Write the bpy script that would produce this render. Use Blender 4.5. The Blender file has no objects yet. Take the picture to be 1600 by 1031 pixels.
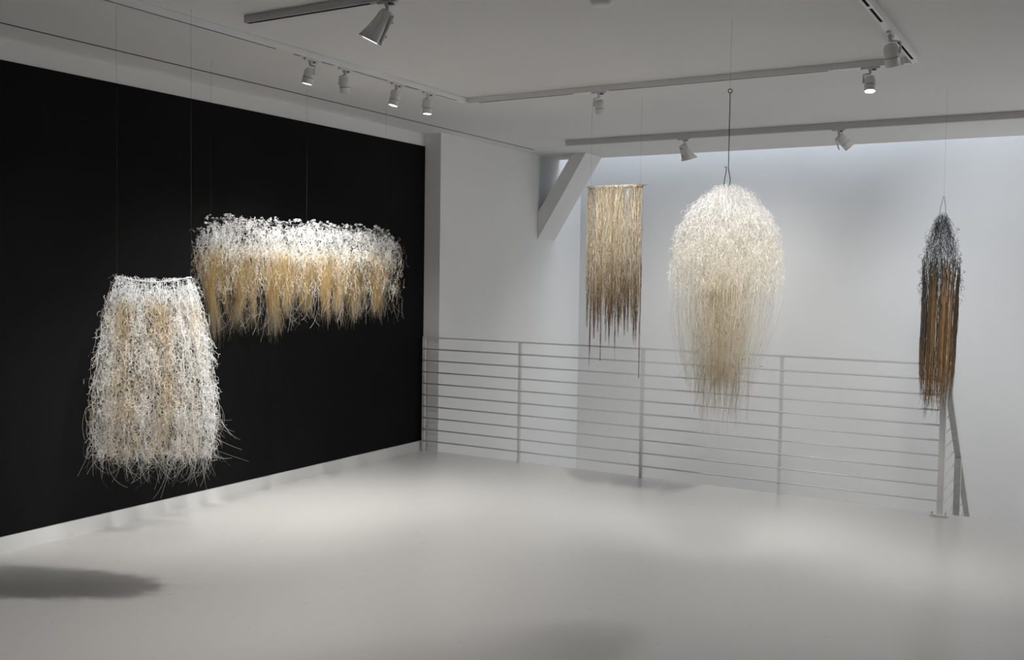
import bpy, bmesh, math, random
import numpy as np
from mathutils import Vector, Matrix

SC = bpy.context.scene
COL = SC.collection

# ------------------------------------------------------------------ camera
cam_d = bpy.data.cameras.new('camera')
cam = bpy.data.objects.new('camera', cam_d)
COL.objects.link(cam)
yaw, pit, rol = 0.53217, 0.0443326, -0.0139013
fw = Vector((-math.sin(yaw)*math.cos(pit), math.cos(yaw)*math.cos(pit), -math.sin(pit)))
rt = Vector((math.cos(yaw), math.sin(yaw), 0))
dn = fw.cross(rt)
r2 = math.cos(rol)*rt + math.sin(rol)*dn
d2 = -math.sin(rol)*rt + math.cos(rol)*dn
cam.matrix_world = Matrix(((r2.x, -d2.x, -fw.x, 0), (r2.y, -d2.y, -fw.y, 0),
                           (r2.z, -d2.z, -fw.z, 1.65), (0, 0, 0, 1)))
cam_d.sensor_width = 36
cam_d.lens = 34.965
cam_d.shift_y = -0.00952
cam_d.clip_start = 0.05
SC.camera = cam

# ------------------------------------------------------------------ world, exposure, large lights
w = bpy.data.worlds.new('world'); SC.world = w; w.use_nodes = True
w.node_tree.nodes['Background'].inputs[0].default_value = (0.75, 0.85, 1.0, 1)
w.node_tree.nodes['Background'].inputs[1].default_value = 0.3
SC.view_settings.view_transform = 'Standard'
SC.view_settings.look = 'None'
SC.view_settings.gamma = 1
SC.view_settings.exposure = 0.0
try: SC.view_settings.use_curve_mapping = False
except Exception: pass

def area(name, loc, target, sx, sy, power, color):
    l = bpy.data.lights.new(name, 'AREA'); l.shape = 'RECTANGLE'; l.size = sx; l.size_y = sy
    l.energy = power; l.color = color
    o = bpy.data.objects.new(name, l); COL.objects.link(o)
    o.location = loc
    o.rotation_euler = (Vector(target)-Vector(loc)).to_track_quat('-Z', 'Y').to_euler()
    return o
# skylight over the stairwell slot; soft fill added, unseen, in the part of the room behind the camera
area('skylight_light', (-2.6, 10.22, 4.3), (-2.6, 10.22, 0), 5.2, 0.42, 42, (0.80, 0.89, 1.0))
area('stairwell_fill_light', (2.9, 9.0, 1.3), (-5, 9.0, 1.0), 1.5, 2.2, 49, (1.0, .985, .965))  # added fill from the right that brightens the stairwell walls, no window modelled
area('room_fill_light', (0.9, -1.2, 2.9), (0.9, -1.2, 0), 2.4, 1.6, 6, (0.97, 0.98, 1.0))

WARM = (1.0, 0.99, 0.975); COOL = (0.86, 0.92, 1.0)

# ------------------------------------------------------------------ materials
def mat(name, color, rough=0.6, metal=0.0, spec=0.5, emit=None, estr=0, coat=0):
    m = bpy.data.materials.new(name); m.use_nodes = True
    b = m.node_tree.nodes['Principled BSDF']
    b.inputs['Base Color'].default_value = (*color, 1)
    b.inputs['Roughness'].default_value = rough
    b.inputs['Metallic'].default_value = metal
    b.inputs['Specular IOR Level'].default_value = spec
    if emit:
        b.inputs['Emission Color'].default_value = (*emit, 1)
        b.inputs['Emission Strength'].default_value = estr
    if coat: b.inputs['Coat Weight'].default_value = coat
    return m

def noisy(m, c1, c2, scale, bump=0.0, bscale=None, detail=4, stretch=(1, 1, 1)):
    nt = m.node_tree; b = nt.nodes['Principled BSDF']
    tc = nt.nodes.new('ShaderNodeTexCoord'); mp = nt.nodes.new('ShaderNodeMapping')
    mp.inputs['Scale'].default_value = stretch
    nt.links.new(tc.outputs['Object'], mp.inputs[0])
    n = nt.nodes.new('ShaderNodeTexNoise'); n.inputs['Scale'].default_value = scale; n.inputs['Detail'].default_value = detail
    nt.links.new(mp.outputs[0], n.inputs['Vector'])
    cr = nt.nodes.new('ShaderNodeValToRGB')
    cr.color_ramp.elements[0].position = .3; cr.color_ramp.elements[1].position = .7
    cr.color_ramp.elements[0].color = (*c1, 1); cr.color_ramp.elements[1].color = (*c2, 1)
    nt.links.new(n.outputs['Fac'], cr.inputs[0]); nt.links.new(cr.outputs[0], b.inputs['Base Color'])
    if bump:
        n2 = nt.nodes.new('ShaderNodeTexNoise'); n2.inputs['Scale'].default_value = bscale or scale*8
        nt.links.new(tc.outputs['Object'], n2.inputs['Vector'])
        bp = nt.nodes.new('ShaderNodeBump'); bp.inputs['Strength'].default_value = bump; bp.inputs['Distance'].default_value = .01
        nt.links.new(n2.outputs['Fac'], bp.inputs['Height']); nt.links.new(bp.outputs[0], b.inputs['Normal'])
    return m

M = {}
M['wall'] = noisy(mat('wall_paint', (.78,)*3, .75, spec=.25), (.76, .76, .758), (.79, .79, .788), 1.2, .05, 60)
M['ceil'] = noisy(mat('ceiling_paint', (.76,)*3, .85, spec=.2), (.745, .742, .735), (.77, .768, .76), 1.0, .04, 60)
M['black'] = noisy(mat('black_paint', (.005,)*3, .8, spec=.12), (.0045, .0045, .0047), (.006, .006, .0063), 1.5, .05, 40)
M['base'] = mat('baseboard_paint', (.66, .66, .65), .45)
M['rail'] = noisy(mat('rail_paint', (.72,)*3, .35), (.64, .65, .66), (.69, .69, .70), 6)
M['steel'] = noisy(mat('grey_rail_steel', (.4,)*3, .45), (.55, .55, .54), (.68, .68, .67), 30, .1, 90)
M['lamp'] = mat('lamp_white_metal', (.74, .74, .73), .35)
M['lampgap'] = mat('lamp_dark_joint', (.12, .12, .12), .6)
M['track'] = mat('track_white_metal', (.85, .85, .845), .4)
M['trackgrey'] = mat('track_grey_metal', (.64, .64, .64), .45)
M['slot'] = mat('slot_black', (.006, .006, .006), .8, spec=.1)
M['cover'] = mat('slot_cover_grey', (.45, .45, .44), .5)
M['lens_on'] = mat('lamp_lens_lit', (.9, .9, .9), .3, emit=(1, .99, .96), estr=6)
M['lens_off'] = mat('lamp_lens_dark', (.25, .25, .26), .2)
M['thread'] = mat('nylon_thread', (.05, .05, .05), .7, spec=.1)
M['wire'] = mat('grey_wire', (.12, .12, .12), .4)
M['cord'] = mat('black_cord', (.02, .02, .022), .5)
M['concrete'] = mat('stair_paint', (.6, .6, .59), .7)

# floor: poured light resin, slightly glossy, with fine scuffs
def floor_mat():
    m = mat('poured_resin_floor', (.6, .59, .57), .3, spec=.5)
    nt = m.node_tree; b = nt.nodes['Principled BSDF']; L = nt.links.new; N = nt.nodes.new
    tc = N('ShaderNodeTexCoord')
    n = N('ShaderNodeTexNoise'); n.inputs['Scale'].default_value = .9; n.inputs['Detail'].default_value = 2
    L(tc.outputs['Object'], n.inputs['Vector'])
    cr = N('ShaderNodeValToRGB')
    cr.color_ramp.elements[0].position = 0; cr.color_ramp.elements[1].position = 1
    cr.color_ramp.elements[0].color = (.575, .562, .54, 1); cr.color_ramp.elements[1].color = (.60, .588, .568, 1)
    L(n.outputs['Fac'], cr.inputs[0])
    # sparse specks and short scratches: nearest-point cells, some of them marked
    def marks(scale, stretch, rotz, radius, keep, off):
        mp = N('ShaderNodeMapping'); mp.inputs['Location'].default_value = off; mp.inputs['Rotation'].default_value = (0, 0, rotz)
        mp.inputs['Scale'].default_value = (scale*stretch, scale, 0)
        L(tc.outputs['Object'], mp.inputs[0])
        v = N('ShaderNodeTexVoronoi'); v.voronoi_dimensions = '2D'; v.inputs['Scale'].default_value = 1; L(mp.outputs[0], v.inputs['Vector'])
        r = N('ShaderNodeMapRange'); r.inputs['From Min'].default_value = radius; r.inputs['From Max'].default_value = radius*.4
        L(v.outputs['Distance'], r.inputs['Value'])
        sp = N('ShaderNodeSeparateColor'); L(v.outputs['Color'], sp.inputs[0])
        g = N('ShaderNodeMath'); g.operation = 'LESS_THAN'; g.inputs[1].default_value = keep; L(sp.outputs[0], g.inputs[0])
        mu = N('ShaderNodeMath'); mu.operation = 'MULTIPLY'; L(r.outputs[0], mu.inputs[0]); L(g.outputs[0], mu.inputs[1])
        return mu
    s1 = marks(2.6, 1, 0, .014, .55, (3, 1, 0))
    s2 = marks(9, .16, .5, .035, .16, (7, 5, 0)); s3 = marks(8, .14, -.6, .03, .12, (1, 2, 0))
    a0 = N('ShaderNodeMath'); a0.operation = 'MAXIMUM'; L(s2.outputs[0], a0.inputs[0]); L(s3.outputs[0], a0.inputs[1])
    h0 = N('ShaderNodeMath'); h0.operation = 'MULTIPLY'; h0.inputs[1].default_value = .6; L(a0.outputs[0], h0.inputs[0])
    ad = N('ShaderNodeMath'); ad.operation = 'MAXIMUM'; L(s1.outputs[0], ad.inputs[0]); L(h0.outputs[0], ad.inputs[1])
    f = N('ShaderNodeMath'); f.operation = 'MULTIPLY'; f.inputs[1].default_value = .75; L(ad.outputs[0], f.inputs[0])
    mx = N('ShaderNodeMix'); mx.data_type = 'RGBA'
    L(f.outputs[0], mx.inputs[0]); L(cr.outputs[0], mx.inputs[6]); mx.inputs[7].default_value = (.25, .24, .22, 1)
    L(mx.outputs[2], b.inputs['Base Color'])
    b.inputs['Roughness'].default_value = .27
    return m
M['floor'] = floor_mat()

def fibre_mat(name, rough, trans, spec=.4):
    m = mat(name, (.8, .8, .8), rough, spec=spec)
    nt = m.node_tree; b = nt.nodes['Principled BSDF']; L = nt.links.new
    at = nt.nodes.new('ShaderNodeAttribute'); at.attribute_name = 'tint'
    tr = nt.nodes.new('ShaderNodeBsdfTranslucent'); mx = nt.nodes.new('ShaderNodeMixShader')
    mx.inputs[0].default_value = trans
    L(at.outputs['Color'], b.inputs['Base Color']); L(at.outputs['Color'], tr.inputs['Color'])
    L(b.outputs[0], mx.inputs[1]); L(tr.outputs[0], mx.inputs[2])
    L(mx.outputs[0], nt.nodes['Material Output'].inputs['Surface'])
    return m
M['fibre'] = fibre_mat('plant_fibre', .4, .38)
M['raffia'] = fibre_mat('dry_fibre', .6, .15, .3)

# ------------------------------------------------------------------ helpers
def props(o, label=None, cat=None, group=None, kind=None):
    if label: o['label'] = label
    if cat: o['category'] = cat
    if group: o['group'] = group
    if kind: o['kind'] = kind
    return o
def obj(name, bm, m, parent=None, smooth=False, mtx=None):
    me = bpy.data.meshes.new(name); bm.normal_update(); bm.to_mesh(me); bm.free()
    me.materials.append(m)
    if smooth:
        for p in me.polygons: p.use_smooth = True
    o = bpy.data.objects.new(name, me); COL.objects.link(o)
    if parent: o.parent = parent
    if mtx is not None: o.matrix_local = mtx
    return o
def empty(name, loc, rz=0):
    o = bpy.data.objects.new(name, None); o.empty_display_size = .1
    o.location = loc; o.rotation_euler = (0, 0, rz); COL.objects.link(o); return o
def box(bm, x0, x1, y0, y1, z0, z1, bev=0):
    v = [bm.verts.new(p) for p in ((x0,y0,z0),(x1,y0,z0),(x1,y1,z0),(x0,y1,z0),(x0,y0,z1),(x1,y0,z1),(x1,y1,z1),(x0,y1,z1))]
    fs = [bm.faces.new([v[i] for i in f]) for f in ((3,2,1,0),(4,5,6,7),(0,1,5,4),(1,2,6,5),(2,3,7,6),(3,0,4,7))]
    if bev:
        es = list({e for f in fs for e in f.edges})
        bmesh.ops.bevel(bm, geom=es, offset=bev, segments=2, affect='EDGES')
    return v
def boxbm(*a, **k):
    bm = bmesh.new(); box(bm, *a, **k); return bm
def prism(bm, pts, d):   # pts: 3D polygon, d: extrusion vector
    d = Vector(d); a = [bm.verts.new(p) for p in pts]; b = [bm.verts.new(Vector(p)+d) for p in pts]
    n = len(a); bm.faces.new(a[::-1]); bm.faces.new(b)
    for i in range(n): bm.faces.new((a[i], a[(i+1) % n], b[(i+1) % n], b[i]))
    bmesh.ops.recalc_face_normals(bm, faces=bm.faces)
def tube(bm, pts, r, n=8, caps=True):
    pts = [Vector(p) for p in pts]; rings = []
    ref = None
    for i, p in enumerate(pts):
        t = (pts[min(i+1, len(pts)-1)]-pts[max(i-1, 0)]).normalized()
        if ref is None: ref = Vector((0, 0, 1)) if abs(t.z) < .9 else Vector((1, 0, 0))
        a = (ref - t*ref.dot(t)).normalized(); b = t.cross(a); ref = a
        rr = r[i] if hasattr(r, '__len__') else r
        rings.append([bm.verts.new(p+(a*math.cos(k*2*math.pi/n)+b*math.sin(k*2*math.pi/n))*rr) for k in range(n)])
    for i in range(len(rings)-1):
        for k in range(n): bm.faces.new((rings[i][k], rings[i][(k+1) % n], rings[i+1][(k+1) % n], rings[i+1][k]))
    if caps: bm.faces.new(rings[0][::-1]); bm.faces.new(rings[-1])
def tubebm(pts, r, n=8):
    bm = bmesh.new(); tube(bm, pts, r, n); bmesh.ops.recalc_face_normals(bm, faces=bm.faces); return bm
def lathe(prof, n=24):   # prof: (radius, z); about the z axis
    bm = bmesh.new(); rings = []
    for r, z in prof:
        if r < 1e-5: rings.append([bm.verts.new((0, 0, z))])
        else: rings.append([bm.verts.new((r*math.cos(k*2*math.pi/n), r*math.sin(k*2*math.pi/n), z)) for k in range(n)])
    for a, b in zip(rings, rings[1:]):
        for k in range(n):
            if len(a) == 1: bm.faces.new((a[0], b[(k+1) % n], b[k]))
            elif len(b) == 1: bm.faces.new((a[k], a[(k+1) % n], b[0]))
            else: bm.faces.new((a[k], a[(k+1) % n], b[(k+1) % n], b[k]))
    bmesh.ops.recalc_face_normals(bm, faces=bm.faces)
    return bm
def struct(name, bm, m, parent=None):
    o = obj(name, bm, m, parent)
    if parent is None: o['kind'] = 'structure'
    return o

# ------------------------------------------------------------------ the setting
CZ = 2.96; XL = -5.45; XB = -5.27; YR = 7.615; YF = 7.625; YBK = 10.50; XR = 3.0; YN = -3.0; YC = 9.955
struct('floor', boxbm(XL, XR, YN, YF, -.25, 0), M['floor'])
wl = struct('wall_left', boxbm(XL-.15, XL, YN, YR, -.25, CZ), M['wall'])
struct('painted_panel', boxbm(XL, XL+.004, YN, YR-.002, .095, 2.845), M['black'], wl)['label'] = 'black painted field of the wall'
struct('baseboard_left', boxbm(XL, XL+.012, YN, YR-.002, 0, .093), M['base'])
struct('wall_stairwell', boxbm(XL-.15, XB, YR, YBK, -2.7, 4.4), M['wall'])
struct('wall_back', boxbm(XL-.15, XR+.15, YBK, YBK+.15, -2.7, 4.4), M['wall'])
struct('wall_right', boxbm(XR, XR+.15, YN, YBK, -2.7, 4.4), M['wall'])
struct('wall_front', boxbm(XL-.15, XR+.15, YN-.15, YN, -.25, CZ), M['wall'])
bm = bmesh.new()
SX0, SX1, SY1 = -5.102, -5.076, 9.045
box(bm, XL-.15, SX0, YN-.15, YC, CZ, CZ+.25)
box(bm, SX1, XR+.15, YN-.15, YC, CZ, CZ+.25)
box(bm, SX0, SX1, SY1, YC, CZ, CZ+.25)
struct('ceiling', bm, M['ceil'])
struct('trim_1', boxbm(SX0, SX1, YN, SY1, CZ+.0015, CZ+.05), M['slot'])['label'] = 'black recess of the ceiling slot'
# shaft of the skylight above the stairwell, stairwell bottom and flight
struct('ceiling_shaft', boxbm(XL-.15, XR+.15, YC-.15, YBK+.15, 4.4, 4.5), M['wall'])
struct('wall_shaft', boxbm(XB, XR, YC-.15, YC-.001, CZ+.251, 4.4), M['wall'])
struct('floor_lower', boxbm(XL-.15, XR+.15, YF, YBK+.15, -2.85, -2.7), M['concrete'])
struct('wall_lower', boxbm(XB, XR, YF-.15, YF, -2.7, -.251), M['wall'])
bm = bmesh.new()
for i in range(9):
    z = -.25-.22*i
    box(bm, -.86, .3, YF+.25*i+.001, YF+.25*i+.26, z-.2, z)
struct('stair_flight', bm, M['concrete'])

# diagonal brace from the stairwell wall to the ceiling edge
bm = bmesh.new()
prism(bm, [(XB, 9.47, 2.345), (XB, 9.47, 2.05), (-4.70, 9.47, CZ), (-4.865, 9.47, CZ)], (0, .40, 0))
bmesh.ops.bevel(bm, geom=bm.edges[:], offset=.004, segments=1, affect='EDGES')
br = struct('diagonal_brace', bm, M['wall'])
props(br, 'white boxed diagonal brace rising from the stairwell wall to the ceiling edge', 'brace')

# ------------------------------------------------------------------ railing along the floor edge
YP = 7.575
rail = props(empty('railing', (-5.40, YP, 0)), 'white metal railing of thin horizontal bars along the far floor edge', 'railing')
def P(o, bm, name, m, smooth=False): return obj(name, bm, m, o, smooth, Matrix.Translation(-o.location))
posts = [(-5.405, .014), (-4.372, .012), (-3.206, .014), (-2.062, .011), (-.915, .021)]
for i, (x, h) in enumerate(posts):
    p = P(rail, boxbm(x-h, x+h, YP-(.02 if i == 4 else .013), YP+(.02 if i == 4 else .013), 0.012 if i == 4 else 0, 1.062), 'post', M['rail'])
    if i == 4:
        f = P(rail, boxbm(x-.06, x+.06, YP-.075, YP+.018, 0, .012, bev=.003), 'foot_plate', M['rail'])
        for sx in (-1, 1):
            b = obj('bolt', lathe([(0, .022), (.008, .022), (.009, .012), (.009, 0)], 8), M['steel'], f, False,
                    Matrix.Translation((x+sx*.045-0, YP-.055, .012)))
P(rail, boxbm(-5.42, -.893, YP-.016, YP+.016, 1.062, 1.075, bev=.003), 'top_rail', M['rail'])
for k in range(9):
    z = .962-.1075*k
    P(rail, tubebm([(-5.41, YP-.014, z), (-.9, YP-.014, z)], .0066, 8), 'rail_bar', M['rail'], True)

# stair railing going down away from the end post
XS = -.912
sr = props(empty('stair_railing', (XS, 7.65, 0)), 'grey and white stair railing descending behind the right end post', 'railing')
def ztop(y): return 1.075-(y-7.60)*.822 if y < 8 else .746-(y-8)*.80
bm = bmesh.new()
prism(bm, [(XS-.022, 7.613, 1.07), (XS-.022, 7.98, ztop(7.98)), (XS-.022, 9.6, ztop(9.6)),
           (XS-.022, 9.6, ztop(9.6)-.055), (XS-.022, 7.98, ztop(7.98)-.055), (XS-.022, 7.613, 1.015)], (.044, 0, 0))
P(sr, bm, 'handrail', M['steel'])
P(sr, boxbm(XS-.024, XS+.024, 8.52, 8.56, -1.2, ztop(8.54)-.05), 'post', M['steel'])
for k in range(14):
    z = .962-.1075*k
    ye = 7.60+(1.02-z)/.815
    if ye > 9.5: break
    bmk = tubebm([(XS-.026, 7.613, z), (XS-.026, ye, z)], .0055, 6)
    P(sr, bmk, 'rail_bar', M['rail'], True)

# ------------------------------------------------------------------ lighting tracks
def track(axis, a0, a1, c, h, segs, label, m, w=.036):
    """profile with an open slot in its underside; segs = where a grey strip covers the slot"""
    root = props(empty('lighting_track', ((a0, c, CZ) if axis == 'x' else (c, a0, CZ))), label, 'track')
    z0 = CZ-h; sw = .008 if axis == 'y' else .0115
    def B(bm, u0, u1, v0, v1, za, zb):
        if axis == 'x': box(bm, u0, u1, c+v0, c+v1, za, zb)
        else: box(bm, c+v0, c+v1, u0, u1, za, zb)
    bm = bmesh.new()
    B(bm, a0, a1, -w/2, -sw, z0, CZ-.001); B(bm, a0, a1, sw, w/2, z0, CZ-.001); B(bm, a0, a1, -sw, sw, z0+.006, CZ-.001)
    P(root, bm, 'profile', m)
    bm = bmesh.new(); B(bm, a0+.002, a1-.002, -sw, sw, z0+.002, z0+.006); P(root, bm, 'conductor_slot', M['slot'])
    for s0, s1 in segs:
        bm = bmesh.new(); B(bm, s0, s1, -sw, sw, z0+.0003, z0+.002); P(root, bm, 'slot_cover', M['cover'] if m is M['trackgrey'] else M['track'])
    for e in (a0, a1):
        bm = bmesh.new(); B(bm, e-.002, e+.002, -w/2-.001, w/2+.001, z0-.001, CZ-.001); P(root, bm, 'end_cap', m)
    return root
TH = .038
track('y', -1.0, 6.212, -4.08, TH, [(4.24, 4.38), (4.44, 4.62), (4.74, 4.92), (5.27, 5.46), (5.62, 5.82), (6.10, 6.20)],
      'long white lighting track beside the black wall carrying four spotlights', M['track'])
track('x', -4.062, -.982, 6.23, TH, [(-4.05, -3.98), (-3.20, -2.93), (-1.46, -1.13), (-1.03, -.99)],
      'white lighting track crossing the middle of the ceiling, left to right', M['track'])
track('y', .9, 6.25, -.964, TH, [(4.86, 4.90), (5.18, 5.62), (6.12, 6.24)],
      'white lighting track at upper right with black slots running toward the viewer', M['track'])
track('x', -3.80, 0.3, 3.74, TH, [(-3.0, -2.80)],
      'grey lighting track at top left, nearest the viewer, carrying the large flared washer', M['trackgrey'])
track('x', -4.45, 1.6, 8.545, .055, [(-4.44, 1.59)],
      'grey lighting track nearest the stairwell, above the railing', M['trackgrey'], w=.04)

# ------------------------------------------------------------------ track lamps
def spot_light(parent, loc, direction, power, size, blend, color, rad):
    l = bpy.data.lights.new('lamp_light', 'SPOT'); l.energy = power; l.spot_size = math.radians(size); l.spot_blend = blend
    l.color = color; l.shadow_soft_size = rad
    o = bpy.data.objects.new('lamp_light', l); COL.objects.link(o); o.parent = parent
    o.location = loc; o.rotation_euler = direction.to_track_quat('-Z', 'Y').to_euler()
    return o
def orient(origin, direction):   # local -Z along direction
    return Matrix.Translation(origin) @ direction.to_track_quat('-Z', 'Y').to_matrix().to_4x4()
def adapter(root, axis, side=1):
    b = (-.055, .055, -.011, .011) if axis == 'x' else (-.011, .011, -.055, .055)
    a = obj('track_adapter', boxbm(*b, -.012, 0.001, bev=.002), M['lamp'], root)
    c = (.012, .032) if axis == 'x' else (-.011, .011)
    d = (-.011, .011) if axis == 'x' else (.012, .032)
    obj('release_tab', boxbm(c[0], c[1], d[0], d[1], -.020, -.012), M['lampgap'], a)
    obj('swivel', lathe([(0, -.012), (.013, -.012), (.013, -.022), (.009, -.024), (.009, -.040), (0, -.040)], 14), M['lamp'], root, True)
def cyl_lamp(loc, axis, d, lit, label, power=40, soft=.03, size=60, blend=1.0, color=WARM, L=.098, R=.033, yoke=(1, 0), h=.115, dome=True, aim=None):
    root = props(empty('track_spotlight', loc), label, 'spotlight', 'small cylindrical track spotlights')
    adapter(root, axis)
    d = Vector(d).normalized()
    ctr = Vector((0, 0, -.040-.012)) + d*(L*.5)*1.0
    ctr.z = min(ctr.z, -.075)
    piv = ctr - d*L*.12
    y = Vector((yoke[0], yoke[1], 0)).normalized()
    # L-shaped bracket: along the side of the body then over to the swivel
    side = piv + y*(R+.006)
    obj('bracket', tubebm([(0, 0, -.038), Vector((y.x*.012, y.y*.012, -.040)), Vector((side.x, side.y, -.046)), side], [.006, .006, .006, .006], 8), M['lamp'], root)
    obj('bracket_knob', tubebm([side+y*.004, piv+y*(R-.004)], .011, 12), M['lamp'], root)
    mt = orient(ctr, d)
    if dome: prof = [(0, L*.5), (R*.42, L*.49), (R*.72, L*.44), (R*.92, L*.34), (R, L*.2), (R, -L*.5), (R-.003, -L*.5), (R-.004, -L*.44)]
    else: prof = [(0, L*.5), (R-.002, L*.5), (R, L*.48), (R, -L*.5), (R-.003, -L*.5), (R-.004, -L*.44)]
    b = obj('lamp_body', lathe(prof, 28), M['lamp'], root, True, mt)
    obj('joint_ring', lathe([(R+.0003, -L*.1), (R+.0006, -L*.1-.0005), (R+.0006, -L*.1-.0025), (R+.0003, -L*.1-.003)], 28), M['lampgap'], b)
    obj('lens', lathe([(0, -L*.475), (R-.003, -L*.475), (R-.003, -L*.46), (0, -L*.46)], 24), M['lens_on' if lit else 'lens_off'], root, False, mt)
    if power:
        dd = Vector(aim).normalized() if aim else d
        spot_light(root, ctr+d*(L*.5+.006), dd, power, size, blend, color, soft)
    return root
ZT = CZ-TH
cyl_lamp((-4.08, 4.53, ZT), 'y', (-.22, -.10, -1), True, 'lit spotlight on the left track, nearest the viewer of its four', yoke=(1, .2), power=80, size=84, aim=(-.55, .15, -1))
cyl_lamp((-4.08, 4.84, ZT), 'y', (-.10, .16, -1), False, 'second spotlight on the left track, face hidden and turned away', yoke=(-1, -.1), dome=False, power=118, size=84, aim=(-.55, .5, -1))
cyl_lamp((-4.08, 5.37, ZT), 'y', (-.18, -.16, -1), True, 'lit spotlight third along the left track, white face tilted to the left', yoke=(-1, .2), dome=False, power=112, size=84, aim=(-.5, -.1, -1))
cyl_lamp((-4.08, 5.73, ZT), 'y', (-.02, -.04, -1), True, 'lit spotlight at the far end of the left track', yoke=(-1, 0), dome=False, power=130, size=80)
cyl_lamp((-3.00, 6.23, ZT), 'x', (.02, .26, -1), False, 'spotlight with hidden face on the middle track left of the white dome', yoke=(-1, -.2), power=100, size=90, aim=(-.05, .30, -1))
cyl_lamp((-1.215, 6.23, ZT), 'x', (.05, -.24, -1), True, 'lit spotlight with glowing face on the right part of the middle track', yoke=(-1, -.3), power=118, size=90, aim=(-.2, -.35, -1))
cyl_lamp((-.964, 5.42, ZT), 'y', (.10, .36, -1), False, 'larger spotlight under the upper right track, face turned away', yoke=(1, 0), L=.118, R=.038, power=105, size=80, h=.13, aim=(.1, .7, -1))

def washer(loc, axis, d, out, label, power, size, color, lit, S=1.0, beam=None, fl=.040):
    """wall washer: short cylinder running out into a flared, flat-backed hood. out = horizontal flare direction"""
    root = props(empty('wall_washer', loc), label, 'wall washer')
    adapter(root, axis)
    d = Vector(d).normalized(); o = Vector(out); o = (o-d*o.dot(d)).normalized(); s = d.cross(o)
    top = Vector((0, 0, -.045)); Lh = .15*S
    bm = bmesh.new(); n = 24; rings = []
    for t, rad in ((0, 0.0), (0, .022), (.12, .03), (.3, .034)):
        rings.append([bm.verts.new(top+d*(t*Lh)+(o*math.cos(a)+s*math.sin(a))*rad*S) for a in [k*2*math.pi/n for k in range(n)]])
    for t in (.55, .8, 1.0):
        q = (t-.3)/.7; r = []
        for k in range(n):
            a = k*2*math.pi/n; c = math.cos(a); si = math.sin(a)
            e = max(abs(c), abs(si)); cc, ss = c/(1+(e-1)*q*.8), si/(1+(e-1)*q*.8)
            r.append(bm.verts.new(top+d*(t*Lh)+(o*(cc*(.034+(fl*q if c > 0 else -.002*q))+.006*q)+s*ss*(.034+.028*q))*S))
        rings.append(r)
    for a, b in zip(rings[1:], rings[2:]):
        for k in range(n): bm.faces.new((a[k], a[(k+1) % n], b[(k+1) % n], b[k]))
    bm.faces.new(rings[1][::-1])
    for v in rings[0]: bm.verts.remove(v)
    bmesh.ops.recalc_face_normals(bm, faces=bm.faces)
    hood = obj('flared_hood', bm, M['lamp'], root, True)
    md = hood.modifiers.new('thick', 'SOLIDIFY'); md.thickness = .0015
    # lens plate just inside the mouth
    bm = bmesh.new(); rr = []
    c0 = top+d*(Lh*.965)
    for k in range(n):
        a = k*2*math.pi/n; c = math.cos(a); si = math.sin(a); e = max(abs(c), abs(si)); f = 1/(1+(e-1)*.8)
        rr.append(c0+(o*(c*f*(.030+(fl*.9 if c > 0 else 0))+.006)+s*si*f*.056)*S)
    prism(bm, rr, d*.003)
    obj('lens', bm, M['lens_on' if lit else 'lens_off'], root)
    # flat back plate with two screws, and the side arm
    cb = top+d*Lh*.55-o*.038*S
    mt = Matrix(((s.x, o.x, d.x, cb.x), (s.y, o.y, d.y, cb.y), (s.z, o.z, d.z, cb.z), (0, 0, 0, 1)))
    bp = obj('back_plate', boxbm(-.026*S, .026*S, -.004, .006, -Lh*.5, Lh*.45, bev=.002), M['lamp'], root, False, mt)
    for z in (-Lh*.3, Lh*.15):
        obj('screw', boxbm(-.006, .006, -.006, -.0035, z-.006, z+.006), M['lampgap'], bp)
    obj('side_arm', tubebm([(0, 0, -.035), Vector((0, 0, -.042))+s*.036*S, top+d*.05*S+s*.040*S, top+d*.06*S+s*.030*S], .005, 8), M['lamp'], root)
    if power: spot_light(root, top+d*(Lh+.012)+o*.02, Vector(beam) if beam else (d+o*.25), power, size, 1.0, color, .04)
    return root
washer((-2.90, 3.74, ZT), 'x', (-.48, -.135, -1), (-.86, -.51, 0),
       'large white flared wall washer hanging from the top left track, its bright edge showing', 185, 120, WARM, True, S=1.05, beam=(-.45, -.05, -1), fl=.026)
washer((-3.262, 8.545, CZ-.055), 'x', (.18, .25, -1), (.6, 1, 0),
       'flared wall washer with two dark screws on the stairwell track, above left of the dome', 140, 130, WARM, False, S=.98, beam=(-.02, .50, -.85))
c2 = cyl_lamp((-1.905, 8.545, CZ-.055), 'x', (.62, .35, -.75), False, 'grey cylinder spotlight tilted to the right on the stairwell track', power=88, size=100, color=COOL, yoke=(-.6, 1), dome=False, L=.135, R=.040, aim=(.6, .75, -.6))
wp = c2
obj('barn_door', boxbm(-.028, .028, -.004, .004, -.05, .035, bev=.002), M['lamp'], c2, False,
    orient(Vector((-.005, -.03, -.125)), Vector((.38, .1, -.9))))
# unseen lamps of the same make, added outside the frame to brighten the pieces
cyl_lamp((-.964, 3.1, ZT), 'y', (-.56, 1.5, -1), True, 'added off-frame spotlight on the right track nearest the camera, aimed at the white dome', yoke=(1, 0), power=290, size=36, soft=.10)
cyl_lamp((-.964, 2.3, ZT), 'y', (-1.4, 3.0, -1), True, 'added off-frame spotlight far down the right track, aimed at the tan curtain piece', yoke=(1, 0), power=170, size=24, soft=.12)
cyl_lamp((-.4, 3.74, ZT), 'x', (-.4, 2.8, -1), True, 'added off-frame spotlight at the right end of the near track, aimed at the dark tassel', yoke=(1, 0), power=150, size=30, soft=.10)
cyl_lamp((-.964, 1.4, ZT), 'y', (-3.126, 1.996, -1.70), True, 'added spotlight on the right track beyond the frame, aimed at the skirt-shaped piece', yoke=(1, 0), power=470, size=22)

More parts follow.
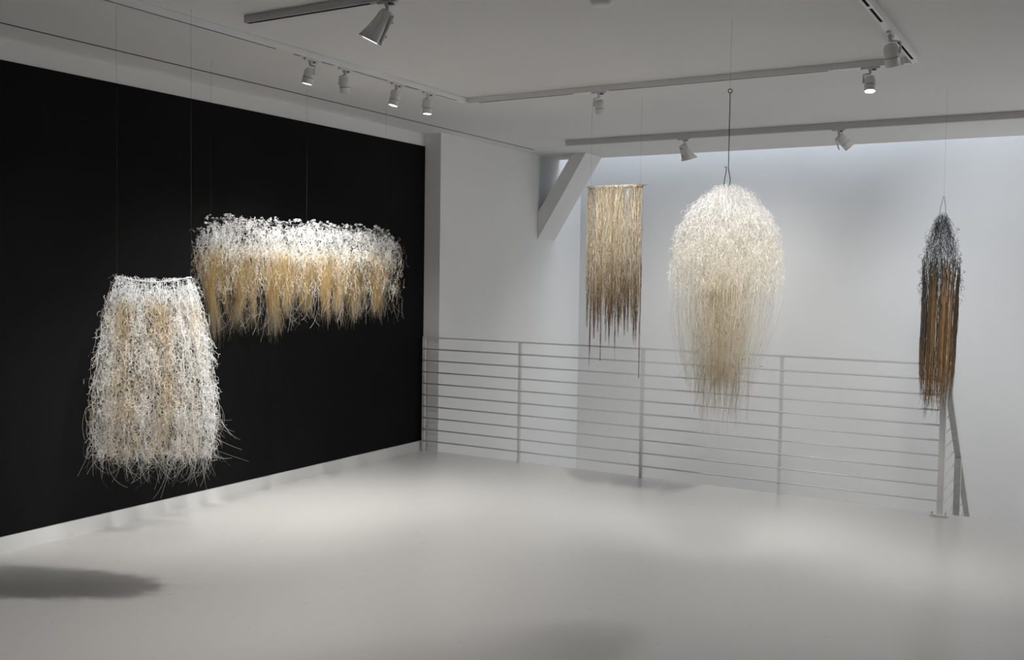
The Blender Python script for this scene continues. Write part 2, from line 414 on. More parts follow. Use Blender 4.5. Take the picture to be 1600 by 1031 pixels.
# smoke detector at the very top of the view
sd = obj('smoke_detector', lathe([(0, 0), (.055, 0), (.055, -.014), (.046, -.030), (.03, -.036), (0, -.036)], 28), M['lamp'], None, True)
sd.location = (-2.06, 4.29, CZ); props(sd, 'white round smoke detector on the ceiling, cut by the top edge', 'detector')

# ------------------------------------------------------------------ fibres
rng = np.random.default_rng(7)
def nrm(v): return v/np.maximum(np.linalg.norm(v, axis=-1, keepdims=True), 1e-9)
def fibre_mesh(name, groups, m, parent, stuff=True, sides=None):
    """groups: list of (P[S,N,3], R[S,N], C[S,N,3]) in the parent's space -> one mesh of thin tapering tubes"""
    if sides is None: sides = 2 if m is M['fibre'] else 3      # fine plant fibre is a flat strip, dry fibre a thin rod
    V = []; Q = []; C = []; off = 0
    for Pp, R, Cc in groups:
        S, N, _ = Pp.shape
        T = np.empty_like(Pp); T[:, 1:-1] = Pp[:, 2:]-Pp[:, :-2]; T[:, 0] = Pp[:, 1]-Pp[:, 0]; T[:, -1] = Pp[:, -1]-Pp[:, -2]
        T = nrm(T)
        ref = np.broadcast_to(nrm(rng.normal(size=(S, 1, 3))), T.shape)
        A = nrm(np.cross(T, ref)); B = np.cross(T, A)
        ang = np.arange(sides)*2*np.pi/sides
        ring = Pp[:, :, None, :]+(A[:, :, None, :]*np.cos(ang)[None, None, :, None]+B[:, :, None, :]*np.sin(ang)[None, None, :, None])*R[:, :, None, None]
        V.append(ring.reshape(-1, 3)); C.append(np.repeat(Cc.reshape(-1, 3), sides, axis=0))
        nq = 1 if sides == 2 else sides
        idx = (np.arange(S)[:, None, None]*N+np.arange(N-1)[None, :, None])*sides
        k = np.arange(nq)[None, None, :]; k2 = (k+1) % sides
        q = np.stack([idx+k, idx+k2, idx+sides+k2, idx+sides+k], -1).reshape(-1, 4)+off
        Q.append(q); off += S*N*sides
    V = np.concatenate(V).astype(np.float32); Q = np.concatenate(Q).astype(np.int32); C = np.concatenate(C)
    me = bpy.data.meshes.new(name)
    me.vertices.add(len(V)); me.vertices.foreach_set('co', V.ravel())
    me.loops.add(Q.size); me.loops.foreach_set('vertex_index', Q.ravel())
    me.polygons.add(len(Q)); me.polygons.foreach_set('loop_start', np.arange(0, Q.size, 4, dtype=np.int32))
    me.polygons.foreach_set('loop_total', np.full(len(Q), 4, dtype=np.int32))
    me.update(calc_edges=True)
    me.polygons.foreach_set('use_smooth', np.ones(len(Q), dtype=bool))
    ca = me.color_attributes.new('tint', 'FLOAT_COLOR', 'POINT')
    ca.data.foreach_set('color', np.concatenate([C, np.ones((len(C), 1))], 1).astype(np.float32).ravel())
    me.materials.append(m)
    o = bpy.data.objects.new(name, me); COL.objects.link(o); o.parent = parent
    if stuff: o['kind'] = 'stuff'
    return o
def wob(S, N, k, amp):
    """smooth random wander, [S,N]: sum of sines whose count of waves over the strand is about k"""
    t = np.linspace(0, 1, N)[None]; out = np.zeros((S, N))
    for j in range(3):
        out += np.sin(2*np.pi*(k*(.5+.5*j)*rng.uniform(.7, 1.3, (S, 1))*t+rng.uniform(0, 1, (S, 1))))*rng.uniform(.3, 1, (S, 1))/(1+.6*j)
    return out*amp
def curls(Pp, waves, amp):
    """adds loops: waves per strand [S], amplitude [S,N]; axes random so loops face every way"""
    S, N, _ = Pp.shape; t = np.linspace(0, 1, N)[None]
    ph = 2*np.pi*(waves[:, None]*t+rng.uniform(0, 1, (S, 1)))+wob(S, N, 5, 1.8)
    a = rng.uniform(0, 2*np.pi, (S, 1))+wob(S, N, 3, 1.6)
    am = amp*(.65+.35*np.clip(wob(S, N, 9, .9), -1, 1)+.15)
    hx = np.cos(a); hy = np.sin(a)
    e = am*np.cos(ph); g = am*np.sin(ph)
    out = Pp.copy()
    tilt = rng.uniform(.25, 1.0, (S, 1))
    out[..., 0] += e*hx+g*hy*-(1-tilt)
    out[..., 1] += e*hy+g*hx*(1-tilt)
    out[..., 2] += g*tilt
    return out
def tangle(start, drift, L, N, kap, flip=.05, zsq=.8):
    """irregular curly filaments: heading turns at curvature kap (per m) with random sign flips,
    in a plane that slowly swivels; drift[S,3] is the mean displacement over the whole filament"""
    S = len(start); ds = L/N
    sgn = np.sign(rng.uniform(-1, 1, (S, 1)))*np.cumprod(np.where(rng.uniform(0, 1, (S, N)) < flip, -1, 1), 1)
    k = kap*sgn*(.35+1.1*np.abs(wob(S, N, 5, .8)))+rng.normal(0, kap*.35, (S, N))
    ph = rng.uniform(0, 2*np.pi, (S, 1))+np.cumsum(k*ds, 1)
    az = rng.uniform(0, 2*np.pi, (S, 1))+wob(S, N, 3, 1.4)
    c = np.cos(ph)*ds
    P = np.stack([np.cumsum(c*np.cos(az), 1), np.cumsum(c*np.sin(az), 1), np.cumsum(np.sin(ph)*ds*zsq, 1)], -1)
    P -= P.mean(1, keepdims=True)
    # keep the random walk bounded: remove the chord so that drift alone carries it
    t = np.linspace(0, 1, N)[None, :, None]
    P -= (P[:, -1:]-P[:, :1])*(t-.5)
    return start[:, None, :]+P+drift[:, None, :]*t
def lerp(a, b, t): return a+(b-a)*t
def col(c, S, N, var=.05):
    c = np.broadcast_to(np.asarray(c, float), (S, N, 3)) if np.ndim(c) < 3 else c
    return np.clip(c*(1+rng.normal(0, var, (S, 1, 1))), 0, 1)
def mixc(a, b, f): return np.asarray(a)*(1-f[..., None])+np.asarray(b)*f[..., None]
WHITE = (.94, .94, .93); IVORY = (.80, .76, .68); TAN = (.66, .48, .27); GOLD = (.50, .33, .13); BROWN = (.22, .12, .06)
def thread(parent, p, z1, r=.0004, name='hanging_thread', m=None):
    return obj(name, tubebm([p, (p[0], p[1], z1)], r, 5), m or M['thread'], parent)
def sm(x, a, b):
    t = np.clip((x-a)/(b-a), 0, 1); return t*t*(3-2*t)

CY, SY = math.cos(yaw), math.sin(yaw)
# ---------- piece 1: skirt shaped net of curled fibres hung from a bowed bar, local x across, y depth
def piece_skirt():
    O = Vector((-4.090, 3.396, 1.619)); K = 1.042
    root = props(empty('fibre_sculpture', O, yaw), 'skirt-shaped hanging of curly white and tan fibres on a thin bowed bar', 'sculpture')
    root.scale = (K, K, K)
    bar = [(-.18+.36*i/16, -.015*math.sin(math.pi*i/16), .004-.026*math.sin(math.pi*i/16)) for i in range(17)]
    obj('bowed_bar', tubebm(bar, .0026, 8), mat('white_bar', (.8, .8, .78), .4), root, True)
    for u in (-.178, .178): thread(root, (u, 0, .004), (CZ-O.z)/K)
    zk = np.array([-1.2, -.97, -.89, -.80, -.65, -.45, -.28, -.12, -.04, .03])
    wk = np.array([.12, .17, .24, .285, .297, .28, .258, .225, .20, .182])
    dk = np.array([.08, .12, .14, .15, .15, .13, .11, .08, .05, .02])
    def tint(x, z, S, N, amt=1.0):
        n = (.42+.33*np.sin(x*34+1.3+2*np.sin(z*3))+.30*np.sin(x*71+z*5)*np.sin(z*9+x*20)+rng.normal(0, .24, (S, 1)))
        f = n*(1-.8*sm(x, .14, .25))*(1-.4*sm(-x, .2, .3))*sm(-z, .06, .18)
        f = f*(.65+.5*np.exp(-((z+.18)/.1)**2)+.35*sm(-z, .35, .6))
        return mixc((.95, .95, .945), (.74, .60, .40), np.clip(f*amt*1.15, 0, .95))
    # the knotted net: short curly lengths, evenly spread
    S, N = 3700, 60
    z0 = .01-rng.uniform(0, 1, S)**.92*.86; z0 = np.where((z0 < -.66) & (rng.uniform(0, 1, S) < .45), -rng.uniform(0, .66, S), z0)
    s_ = rng.uniform(-1, 1, S); v = rng.uniform(-1, 1, S)
    hw = np.interp(z0, zk, wk); dp = np.interp(z0, zk, dk)
    sag = .026*(1-s_*s_)*np.clip(1+z0/.3, 0, 1)
    st = np.stack([s_*hw*.955, v*dp*np.sqrt(np.clip(1-s_*s_*.8, .1, 1)), z0-sag], -1)
    ln = rng.uniform(.03, .11, S)*np.clip((.92+z0)/.15, .25, 1)
    dr = np.stack([rng.normal(0, .022, S)+s_*.02, rng.normal(0, .02, S), -ln], -1)
    Pp = tangle(st, dr, .155, N, 150, .07)
    R = np.full((S, N), .00098)*rng.uniform(.75, 1.25, (S, 1))
    g = [(Pp, R, col(tint(Pp[..., 0], Pp[..., 2], S, N), S, N, .06))]
    # carrying strands that run the full height
    S, N = 70, 110; t = np.linspace(0, 1, N)[None]
    s = rng.uniform(-.97, .97, (S, 1)); z = lerp(0, -rng.uniform(.75, .88, (S, 1)), t)
    hw = np.interp(z, zk, wk)
    Pp = np.stack([s*hw+wob(S, N, 5, .006), rng.uniform(-.8, .8, (S, 1))*np.interp(z, zk, dk), z-.026*(1-s*s)*np.clip(1+z/.3, 0, 1)], -1)
    g.append((Pp, np.full((S, N), .001), col(tint(Pp[..., 0], z, S, N, 1.3), S, N, .08)))
    # fluff along the sides and over the bar
    S, N = 420, 40
    top = rng.uniform(0, 1, S) < .12
    side = np.sign(rng.uniform(-1, 1, S)); z0 = -rng.uniform(0, .86, S)
    x0 = np.where(top, rng.uniform(-.18, .18, S), side*np.interp(z0, zk, wk)*rng.uniform(.90, 1.02, S))
    z0 = np.where(top, -.018*(1-(x0/.18)**2), z0)
    st = np.stack([x0, rng.uniform(-.03, .03, S), z0], -1)
    dr = np.stack([rng.normal(0, .02, S), rng.normal(0, .02, S), -rng.uniform(0, .08, S)*(~top)+.005], -1)
    g.append((tangle(st, dr, .10, N, 150, .07), np.full((S, N), .0008), col(WHITE, S, N)))
    fibre_mesh('curled_fibres', g, M['fibre'], root)
    # long smooth ends that arc at the hem
    S, N = 900, 26
    s = rng.uniform(-1, 1, (S, 1)); t = np.linspace(0, 1, N)[None]
    z = -rng.uniform(.60, .86, (S, 1)); hw = np.interp(z, zk, wk)
    L = rng.uniform(.08, .20, (S, 1))
    kap = rng.normal(0, 7, (S, 1))-s*8
    th = rng.normal(0, .42, (S, 1))+s*.30+kap*L*t
    x = s*hw*.97+np.cumsum(np.sin(th)*L/N, 1); zz = z-np.cumsum(np.cos(th)*L/N, 1)
    y = rng.uniform(-.12, .12, (S, 1))+rng.normal(0, .03, (S, 1))*t+0*zz
    fibre_mesh('trailing_ends', [(np.stack([x, y, zz], -1), np.full((S, N), .00058)*(1-.4*t), col(mixc((.80, .80, .79), (.68, .62, .52), rng.uniform(0, 1, (S, 1))*np.ones((S, N))), S, N, .12))], M['fibre'], root)
piece_skirt()

# ---------- piece 2: long mantle of white curls over golden locks, local x along the wall (world y)
def piece_mantle():
    Y0, Y1 = 4.33, 6.21; Lh = Y1-Y0
    O = Vector((-4.75, (Y0+Y1)/2, 2.0))
    root = props(empty('fibre_sculpture', O, math.pi/2), 'long wide hanging of white curls over golden drooping locks, before the black wall', 'sculpture')
    obj('hanging_bar', tubebm([(-Lh/2+.04, 0, -.02), (Lh/2-.04, 0, -.02)], .004, 8), M['thread'], root)
    for yy in (4.377, 5.239, 6.123): thread(root, (yy-O.y, 0, -.02), CZ-O.z)
    h = Lh/2
    nl = 27
    lockx = np.linspace(-h+.02, h-.05, nl)+rng.normal(0, .018, nl)
    lockv = rng.uniform(-.07, .07, nl)
    locke = -.585+rng.normal(0, .035, nl)-np.where(lockx < -.35, .07, 0)+.05*np.exp(-((lockx+.02)/.16)**2)
    tiltx = rng.normal(0, .025, nl)
    # white cap: dense tangle, domed in section
    arch = lambda a: -.075*np.clip((np.abs(a)-.86)/.14, 0, 1)**2
    S, N = 2300, 58
    u = rng.uniform(-1, 1, S); v = rng.uniform(-1, 1, S); dz = rng.uniform(0, 1, S)**1.15*.24
    z0 = -.005-dz+arch(u)-.05*v*v*np.exp(-dz/.05)+.008*np.sin(u*7)+.006*np.sin(u*17)
    st = np.stack([u*h*.985, v*(.07+.07*np.sqrt(dz/.24)), z0], -1)
    dr = np.stack([rng.normal(0, .022, S), rng.normal(0, .02, S), -rng.uniform(.01, .08, S)], -1)
    Pp = tangle(st, dr, .15, N, 155, .07)
    f = sm(-Pp[..., 2], .11, .25)*(.55+.45*np.sin(Pp[..., 0]*19)*np.sin(Pp[..., 0]*7+1))+rng.normal(0, .12, (S, 1))
    g = [(Pp, np.full((S, N), .00095), col(mixc((.96, .96, .95), (.78, .66, .46), np.clip(f, 0, 1)), S, N))]
    # middle: looser curls mixed with golden fibre
    S, N = 2300, 46
    u = rng.uniform(-1, 1, S); v = rng.uniform(-1, 1, S); z0 = -.14-.31*rng.uniform(0, 1, S)**1.15
    st = np.stack([u*h, v*.14, z0], -1)
    dr = np.stack([rng.normal(0, .012, S), rng.normal(0, .012, S), -rng.uniform(.05, .13, S)], -1)
    Pp = tangle(st, dr, .14, N, 140, .07)
    f = np.clip(.12+.45*np.sin(u*23)[:, None]*np.sin(u*9+2)[:, None]+1.5*(-z0[:, None]-.24)+rng.normal(0, .30, (S, 1)), 0, 1)*np.ones((1, N))
    g.append((Pp, np.full((S, N), .00078), col(mixc((.92, .90, .85), (.56, .40, .17), f), S, N, .1)))
    fibre_mesh('curled_fibres', g, M['fibre'], root)
    # golden locks, each one an object
    for i in range(nl):
        S, N = 110, 34; t = np.linspace(0, 1, N)[None]
        z0 = -rng.uniform(.20, .36, (S, 1)); ze = locke[i]+rng.normal(0, .05, (S, 1)); z = lerp(z0, ze, t)
        gather = sm(-z, .22, .54)-.45*sm(-z, .58, .72)
        sx = rng.normal(0, .040, (S, 1)); sv = rng.normal(0, .05, (S, 1))
        bend = tiltx[i]*sm(-z, .3, .7)+.012*np.sin(-z*9+i)
        x = lockx[i]+sx*(1-.72*gather)+bend+wob(S, N, 1.4, .0035)
        y = lockv[i]+sv*(1-.7*gather)+wob(S, N, 1.4, .0035)
        tip = sm(-z, .52, .68)
        C = mixc((.53, .39, .19), (.33, .27, .18), tip)
        R = np.full((S, N), .0008)*(1-.5*t)
        fibre_mesh('fibre_lock', [(np.stack([x, y, z], -1), R, col(C, S, N, .14))], M['fibre'], root, stuff=False)
    # fine wisps below and at the outline
    S, N = 600, 24; t = np.linspace(0, 1, N)[None]
    u = rng.uniform(-1, 1, (S, 1)); z0 = -rng.uniform(.40, .58, (S, 1)); L = rng.uniform(.06, .22, (S, 1))*(1-.25*u)
    th = rng.normal(0, .25, (S, 1))+rng.normal(0, 5, (S, 1))*L*t
    x = u*h+np.cumsum(np.sin(th)*L/N, 1); z = z0-np.cumsum(np.cos(th)*L/N, 1); y = rng.uniform(-.13, .13, (S, 1))+0*z
    C = mixc((.50, .42, .30), (.55, .54, .52), rng.uniform(0, 1, (S, 1))*np.ones((1, N)))
    g = [(np.stack([x, y, z], -1), np.full((S, N), .0006), col(C, S, N, .15))]
    S, N = 220, 30; t = np.linspace(0, 1, N)[None]
    u = rng.uniform(-1, 1, (S, 1)); end = rng.uniform(0, 1, (S, 1)) < .4
    u = np.where(end, np.sign(u)*rng.uniform(.97, 1.03, (S, 1)), u)
    z0 = np.where(end, -rng.uniform(.06, .45, (S, 1)), arch(u)+rng.uniform(-.02, .022, (S, 1)))
    L = np.where(end, .09, .015)*rng.uniform(.5, 1, (S, 1))
    Pp = np.stack([u*h+wob(S, N, .7, .012), rng.uniform(-.07, .07, (S, 1))+wob(S, N, .7, .01), z0-L*t], -1)
    Pp = curls(Pp, rng.uniform(1, 3.5, S), .011*np.ones((S, N)))
    g.append((Pp, np.full((S, N), .0009), col(WHITE, S, N)))
    fibre_mesh('stray_wisps', g, M['fibre'], root)
piece_mantle()

# ---------- piece 3: straight tan curtain on a stick, parallel to the back wall
def piece_curtain():
    X0, X1 = -3.325, -2.885
    O = Vector(((X0+X1)/2, 6.75, 2.325)); h = (X1-X0)/2
    root = props(empty('fibre_sculpture', O), 'flat rectangular curtain of straight tan and brown fibres on a thin stick', 'sculpture')
    obj('stick', tubebm([(-h-.01, 0, 0), (h*.4, 0, .002), (h+.035, 0, 0)], [.004, .004, .002], 8), mat('dark_stick', (.12, .09, .06), .6), root)
    for u in (-h+.02, h-.02): thread(root, (u, 0, 0), CZ-O.z)
    # yarns knotted over the stick
    S, N = 250, 76; t = np.linspace(0, 1, N)[None]
    yarn = np.sort(rng.uniform(-1, 1, 46)); k = rng.integers(0, 46, S)
    u = yarn[k][:, None]
    ze = -rng.uniform(.72, 1.02, (S, 1)); z = lerp(np.full((S, 1), .0), ze, t)
    x = u*h+rng.normal(0, .0035, (S, 1))+wob(S, N, 3, .0035)+wob(S, N, 14, .0012)
    y = rng.normal(0, .010, (S, 1))+wob(S, N, 4, .004)+wob(S, N, 14, .002)
    pale = rng.uniform(0, 1, (46,))[k][:, None]
    f = np.clip(sm(-z, .45, .95)*.75+rng.normal(0, .12, (S, 1)), 0, 1)
    base = mixc((.70, .63, .51), (.48, .37, .22), np.clip(1-pale+0*z, 0, 1))
    C = base*(1-f[..., None])+np.array((.30, .19, .10))*f[..., None]
    R = np.full((S, N), .0021)*rng.uniform(.6, 1.25, (S, 1))*(1-.35*t)
    g = [(np.stack([x, y, z], -1), R, col(C, S, N, .15))]
    # kinked fluffy fibres in front
    S, N = 230, 60; t = np.linspace(0, 1, N)[None]
    u = rng.uniform(-1, 1, (S, 1)); z0 = -rng.uniform(0, .5, (S, 1)); L = rng.uniform(.2, .5, (S, 1)); z = z0-L*t
    x = np.clip(u*h+wob(S, N, 1.5, .012), -h, h); y = -.012+wob(S, N, 2, .008)
    Pp = curls(np.stack([x, y, z], -1), L[:, 0]/.06, .0045*np.ones((S, N)))
    C = mixc((.72, .63, .48), (.50, .38, .21), rng.uniform(0, 1, (S, 1))*np.ones((1, N)))
    g.append((Pp, np.full((S, N), .0013), col(C, S, N, .12)))
    fibre_mesh('curtain_fibres', g, M['raffia'], root)
    # looped knots over the stick
    S, N = 90, 18; t = np.linspace(0, 1, N)[None]; a = 2*np.pi*t*1.3+rng.uniform(0, 6, (S, 1))
    u = np.linspace(-1, .98, S)[:, None]
    Pp = np.stack([u*h+t*.006+rng.normal(0, .002, (S, 1)), np.cos(a)*.008, np.sin(a)*.011-.004], -1)
    fibre_mesh('knots', [(Pp, np.full((S, N), .0024), col(mixc((.60, .53, .42), (.36, .26, .17), sm(u, .3, 1)*np.ones((1, N))), S, N, .12))], M['raffia'], root)
    # dark tapering locks below
    ends = [(-.97, 1.05, 8), (-.86, 1.38, 10), (-.70, 1.14, 30), (-.56, 1.10, 26), (-.44, 1.30, 9), (-.28, 1.16, 14), (-.13, 1.20, 24), (-.02, 1.10, 16),
            (.08, 1.30, 10), (.20, 1.12, 26), (.30, 1.05, 14), (.43, 1.12, 22), (.55, 1.08, 24), (.66, 1.00, 12), (.76, 1.18, 16), (.84, 1.20, 14), (.985, 1.41, 9)]
    for u0, e, n in ends:
        S, N = n, 40; t = np.linspace(0, 1, N)[None]
        z0 = -rng.uniform(.5, .8, (S, 1)); ze = -e*1.0+rng.uniform(0, .16, (S, 1))*(n > 9); z = lerp(z0, ze, t)
        wdt = .012 if n > 12 else .003
        x = u0*h+rng.normal(0, wdt, (S, 1))*(1-.75*sm(t, .3, 1))+wob(S, N, 2, .0018)+wob(S, N, 9, .0007)
        y = rng.normal(0, .010, (S, 1))*(1-.6*t)+wob(S, N, 2, .002)
        C = mixc((.34, .23, .13), (.16, .11, .075), sm(t, .15, .6)*np.ones((S, 1)))
        fibre_mesh('fibre_lock', [(np.stack([x, y, z], -1), np.full((S, N), .0019)*(1-.7*t), col(C, S, N, .15))], M['raffia'], root, stuff=False)
piece_curtain()

# ---------- piece 4: domed white piece on a black cord
def piece_dome():
    O = Vector((-1.64, 4.93, 2.13))
    root = props(empty('fibre_sculpture', O, yaw), 'domed hanging of fine white curled fibres with long wispy ends on a black cord', 'sculpture')
    # cord with an eye, two short hooks
    obj('cord', tubebm([(0, 0, .075), (0, 0, .46)], .0022, 6), M['cord'], root)
    bm = bmesh.new(); tube(bm, [(.010*math.sin(a*math.pi/8), 0, .471-.010*math.cos(a*math.pi/8)) for a in range(17)], .0022, 6)
    obj('eye_ring', bm, M['cord'], root)
    obj('hook', tubebm([(0, 0, .08), (.004, 0, .06), (.010, 0, .03), (.010, 0, .014), (.001, 0, -.02)], .0024, 6), M['cord'], root)
    obj('hook', tubebm([(-.016, 0, .085), (-.017, 0, .092), (-.010, 0, .09), (-.012, 0, .06), (-.018, 0, .03), (-.020, 0, 0), (-.012, 0, -.02)], .0022, 6), M['cord'], root)
    thread(root, (0, 0, .48), CZ-O.z, .0004)
    # curled mass: short curly lengths over and inside a bell-shaped body
    RX, RY = .300, .265
    zk = np.array([-1.25, -1.05, -.90, -.76, -.62, -.45, -.30, -.18, -.09, -.04, 0])
    wk = np.array([.04, .09, .15, .20, .27, .295, .290, .245, .175, .115, .045])/.30
    S, N = 8600, 42
    z0 = -np.clip(np.abs(np.where(rng.uniform(0, 1, S) < .60, rng.uniform(0, .50, S)+rng.normal(0, .12, S), rng.uniform(.1, 1.0, S))), 0, .95)
    q = rng.uniform(0, 1, S)**.5; th = rng.uniform(0, 2*np.pi, S)
    q = np.where(z0 < -.5, q*rng.uniform(.25, 1, S), q)
    hw = np.interp(z0, zk, wk)
    st = np.stack([q*np.cos(th)*hw*RX*.97-.02*sm(-z0, .4, 1), q*np.sin(th)*hw*RY*.97, z0], -1)
    slope = np.clip(1-(-z0)/.35, 0, 1)
    dr = np.stack([np.cos(th)*.05*slope*q+rng.normal(0, .015, S), np.sin(th)*.05*slope*q+rng.normal(0, .015, S), -rng.uniform(.02, .10, S)], -1)
    Pp = tangle(st, dr, .12, N, 160, .08)
    zz = Pp[..., 2]
    core = np.exp(-((Pp[..., 0]+.03)/.12)**2)
    f = np.clip(sm(-zz, .03, .35)*.42+sm(-zz, .3, .7)*core*.8+rng.normal(0, .1, (S, 1)), 0, 1)
    C = mixc((.965, .96, .945), (.79, .70, .52), f)
    R = np.full((S, N), .00076)*(1-.3*sm(-zz, .55, .85))
    fibre_mesh('curled_fibres', [(Pp, R, col(C, S, N))], M['fibre'], root)
    g = []
    # outer wisps hanging from the widest part
    S, N = 420, 40; t = np.linspace(0, 1, N)[None]
    q = rng.uniform(.45, 1.0, (S, 1)); th = rng.uniform(0, 2*np.pi, (S, 1))
    z0 = -rng.uniform(.35, .62, (S, 1)); ze = -lerp(1.16, .92, (q-.45)/.6)+rng.normal(0, .07, (S, 1)); z = lerp(z0, ze, t)
    nar = 1-.38*sm(-z, .55, 1.15)
    x = q*np.cos(th)*RX*nar+wob(S, N, 1.6, .008)-.02*t; y = q*np.sin(th)*RY*nar+wob(S, N, 1.6, .008)
    C = mixc((.72, .69, .60), (.50, .46, .37), t*np.ones((S, 1)))
    g.append((np.stack([x, y, z], -1), np.full((S, N), .0007)*(1-.4*t), col(C, S, N, .1)))
    # core of yellowish fibre that reaches the lowest ends
    S, N = 260, 60; t = np.linspace(0, 1, N)[None]
    th = rng.uniform(0, 2*np.pi, (S, 1)); q = np.sqrt(rng.uniform(0, 1, (S, 1)))
    z0 = -rng.uniform(.35, .75, (S, 1)); ze = -rng.uniform(.92, 1.20, (S, 1)); z = lerp(z0, ze, t)
    x = -.02+q*np.cos(th)*.15*(1-.35*t)+wob(S, N, 1.5, .014); y = q*np.sin(th)*.10+wob(S, N, 1.5, .01)
    Pp = curls(np.stack([x, y, z], -1), (z0-ze)[:, 0]/.045, .007*(1-t)*np.ones((S, 1)))
    C = mixc((.76, .62, .44), (.52, .46, .34), t*np.ones((S, 1)))
    g.append((Pp, np.full((S, N), .0008)*(1-.4*t), col(C, S, N, .14)))
    # a few dark stems hanging lowest
    S, N = 16, 30; t = np.linspace(0, 1, N)[None]
    z0 = -rng.uniform(.78, 1.0, (S, 1)); ze = z0-rng.uniform(.15, .34, (S, 1)); z = lerp(z0, ze, t)
    x = rng.uniform(-.13, .12, (S, 1))+rng.normal(0, .03, (S, 1))*t+wob(S, N, 1, .003); y = rng.uniform(-.1, .0, (S, 1))+0*z
    g.append((np.stack([x, y, z], -1), np.full((S, N), .0011)*(1-.5*t), col((.26, .22, .15), S, N, .2)))
    fibre_mesh('trailing_fibres', g, M['fibre'], root)
    # small brown husks caught in the fibre
    S, N = 46, 8; t = np.linspace(0, 1, N)[None]
    x0 = rng.normal(0, .085, (S, 1)); z0 = -rng.uniform(.18, .95, (S, 1))**.8
    d = nrm(rng.normal(size=(S, 1, 3))); L = rng.uniform(.008, .03, (S, 1))
    Pp = np.stack([x0+0*t, -.20*np.ones((S, N))+.1*np.abs(x0), z0+0*t], -1)+d*(L*t)[..., None]
    fibre_mesh('husks', [(Pp, np.full((S, N), .0017)*np.sin(np.pi*np.clip(t, .1, .9)), col((.28, .18, .08), S, N, .3))], M['raffia'], root)
piece_dome()

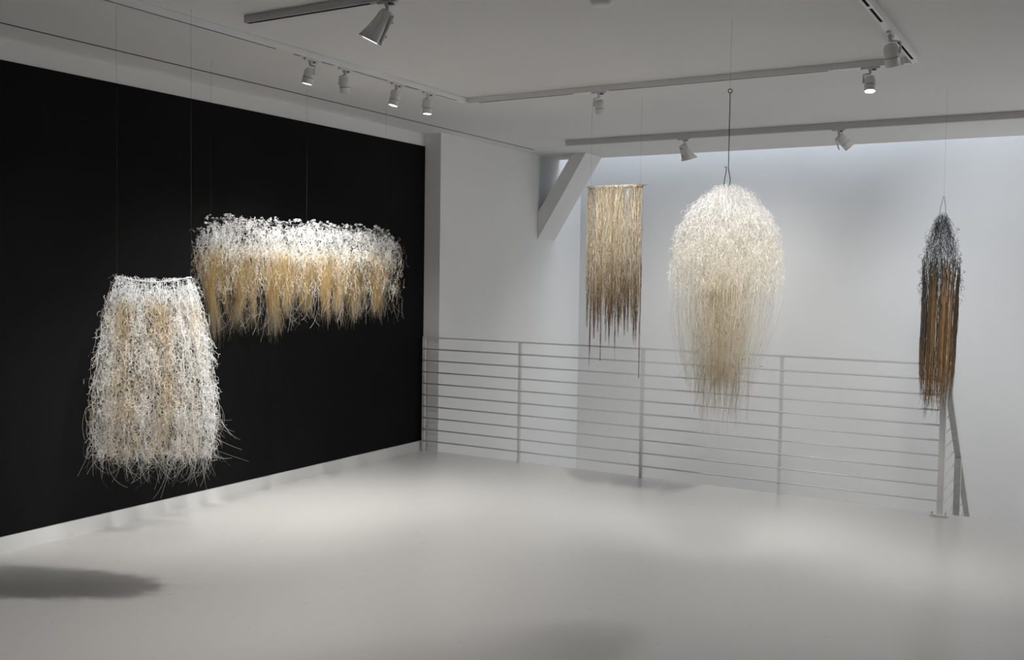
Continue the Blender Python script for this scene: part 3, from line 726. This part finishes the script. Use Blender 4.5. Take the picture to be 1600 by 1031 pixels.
# ---------- piece 5: dark tassel, black curls above rust-coloured straight fibre
def piece_tassel():
    O = Vector((-.925, 7.30, 2.12))
    root = props(empty('fibre_sculpture', O, yaw), 'narrow tassel of black wiry curls above straight rust-brown strands', 'sculpture')
    obj('wire_loop', tubebm([(-.024, 0, -.005), (-.014, 0, .05), (-.001, 0, .105), (.003, 0, .11), (.007, 0, .105), (.013, 0, .06), (.017, 0, .04), (.017, 0, -.005)], .0018, 6), M['wire'], root)
    thread(root, (.003, 0, .11), CZ-O.z, .0004)
    zk = np.array([-1.45, -1.3, -1.15, -.9, -.5, -.42, -.3, -.2, -.1, -.03, 0])
    wk = np.array([.095, .105, .115, .12, .122, .128, .125, .10, .075, .045, .02])
    S, N = 760, 56
    z0 = -rng.uniform(0, .44, S); sx = rng.uniform(-1, 1, S); v = rng.uniform(-1, 1, S); hw = np.interp(z0, zk, wk)
    st = np.stack([sx*hw*.93, v*hw*.8*np.sqrt(np.clip(1-sx*sx, .05, 1)), z0], -1)
    dr = np.stack([sx*.015+rng.normal(0, .006, S), rng.normal(0, .006, S), -rng.uniform(.06, .16, S)], -1)
    Pp = tangle(st, dr, .15, N, 130, .08)
    C = mixc((.04, .04, .045), (.22, .22, .235), (rng.uniform(0, 1, (S, 1))**2)*np.ones((1, N)))
    g = [(Pp, np.full((S, N), .0009), col(C, S, N, .2))]
    S, N = 46, 30; t = np.linspace(0, 1, N)[None]     # stray loops standing off the outline
    z0 = -rng.uniform(.1, .62, (S, 1)); sd_ = np.sign(rng.uniform(-1, 1, (S, 1)))
    x = sd_*(np.interp(z0, zk, wk)*.95+.02*np.sin(np.pi*t)*rng.uniform(.3, 1.6, (S, 1))); z = z0-rng.uniform(-.02, .08, (S, 1))*t
    Pp = curls(np.stack([x, rng.uniform(-.05, .05, (S, 1))+0*z, z], -1), rng.uniform(.5, 2, S), .008*np.ones((S, N)))
    g.append((Pp, np.full((S, N), .0009), col((.08, .08, .085), S, N, .3)))
    fibre_mesh('black_curls', g, M['raffia'], root, sides=2)['label'] = 'black and grey wiry curls'
    # rust strands in rope-like bunches
    nb = 24
    bx = np.linspace(-1, 1, nb)+rng.normal(0, .03, nb)
    for i in range(nb):
        S, N = 15, 52; t = np.linspace(0, 1, N)[None]
        edge = abs(bx[i]) > .78
        end = -(1.30-.10*abs(bx[i])**2 if i < 16 else 1.22)
        z0 = -rng.uniform(.30, .62, (S, 1)); ze = end+rng.uniform(-.06, .17, (S, 1)); z = lerp(z0, ze, t)
        hw = np.interp(z, zk, wk)
        x = bx[i]*hw*.96+rng.normal(0, .0065, (S, 1))+wob(S, N, 16, .0012)+wob(S, N, 2, .002)-.012*t
        yv = rng.uniform(-1, 1)*.8*math.sqrt(max(.05, 1-min(1, bx[i]**2)))
        y = yv*hw+rng.normal(0, .004, (S, 1))+wob(S, N, 12, .0015)
        f = sm(t, .0, .10)
        c1 = (.12, .10, .085) if edge else ((.32, .19, .085), (.20, .13, .075), (.36, .23, .11), (.13, .09, .06), (.28, .18, .09))[(i*7) % 5]
        C = mixc((.10, .085, .07), c1, f*np.ones((S, 1)))
        C = mixc(C, (.40, .23, .11) if not edge else (.22, .16, .12), .6*sm(t, .5, .85)*np.ones((S, 1))) if False else C*(1-.5*sm(t, .5, .85)[..., None])+np.array((.40, .24, .12))*.5*sm(t, .5, .85)[..., None]
        R = np.full((S, N), .0019)*(1-.6*sm(t, .7, 1))
        fibre_mesh('strand_bunch', [(np.stack([x, y, z], -1), R, col(C, S, N, .22))], M['raffia'], root, stuff=False)
    S, N = 40, 24; t = np.linspace(0, 1, N)[None]     # ragged dark tips
    z0 = -rng.uniform(1.15, 1.28, (S, 1)); L = rng.uniform(.06, .2, (S, 1)); z = z0-L*t
    x = rng.uniform(-.10, .06, (S, 1))+rng.normal(0, .014, (S, 1))*t+wob(S, N, 1.5, .003); y = rng.uniform(-.06, .06, (S, 1))+0*z
    fibre_mesh('ragged_tips', [(np.stack([x, y, z], -1), np.full((S, N), .0011)*(1-.5*t), col((.12, .08, .06), S, N, .3))], M['raffia'], root)
piece_tassel()
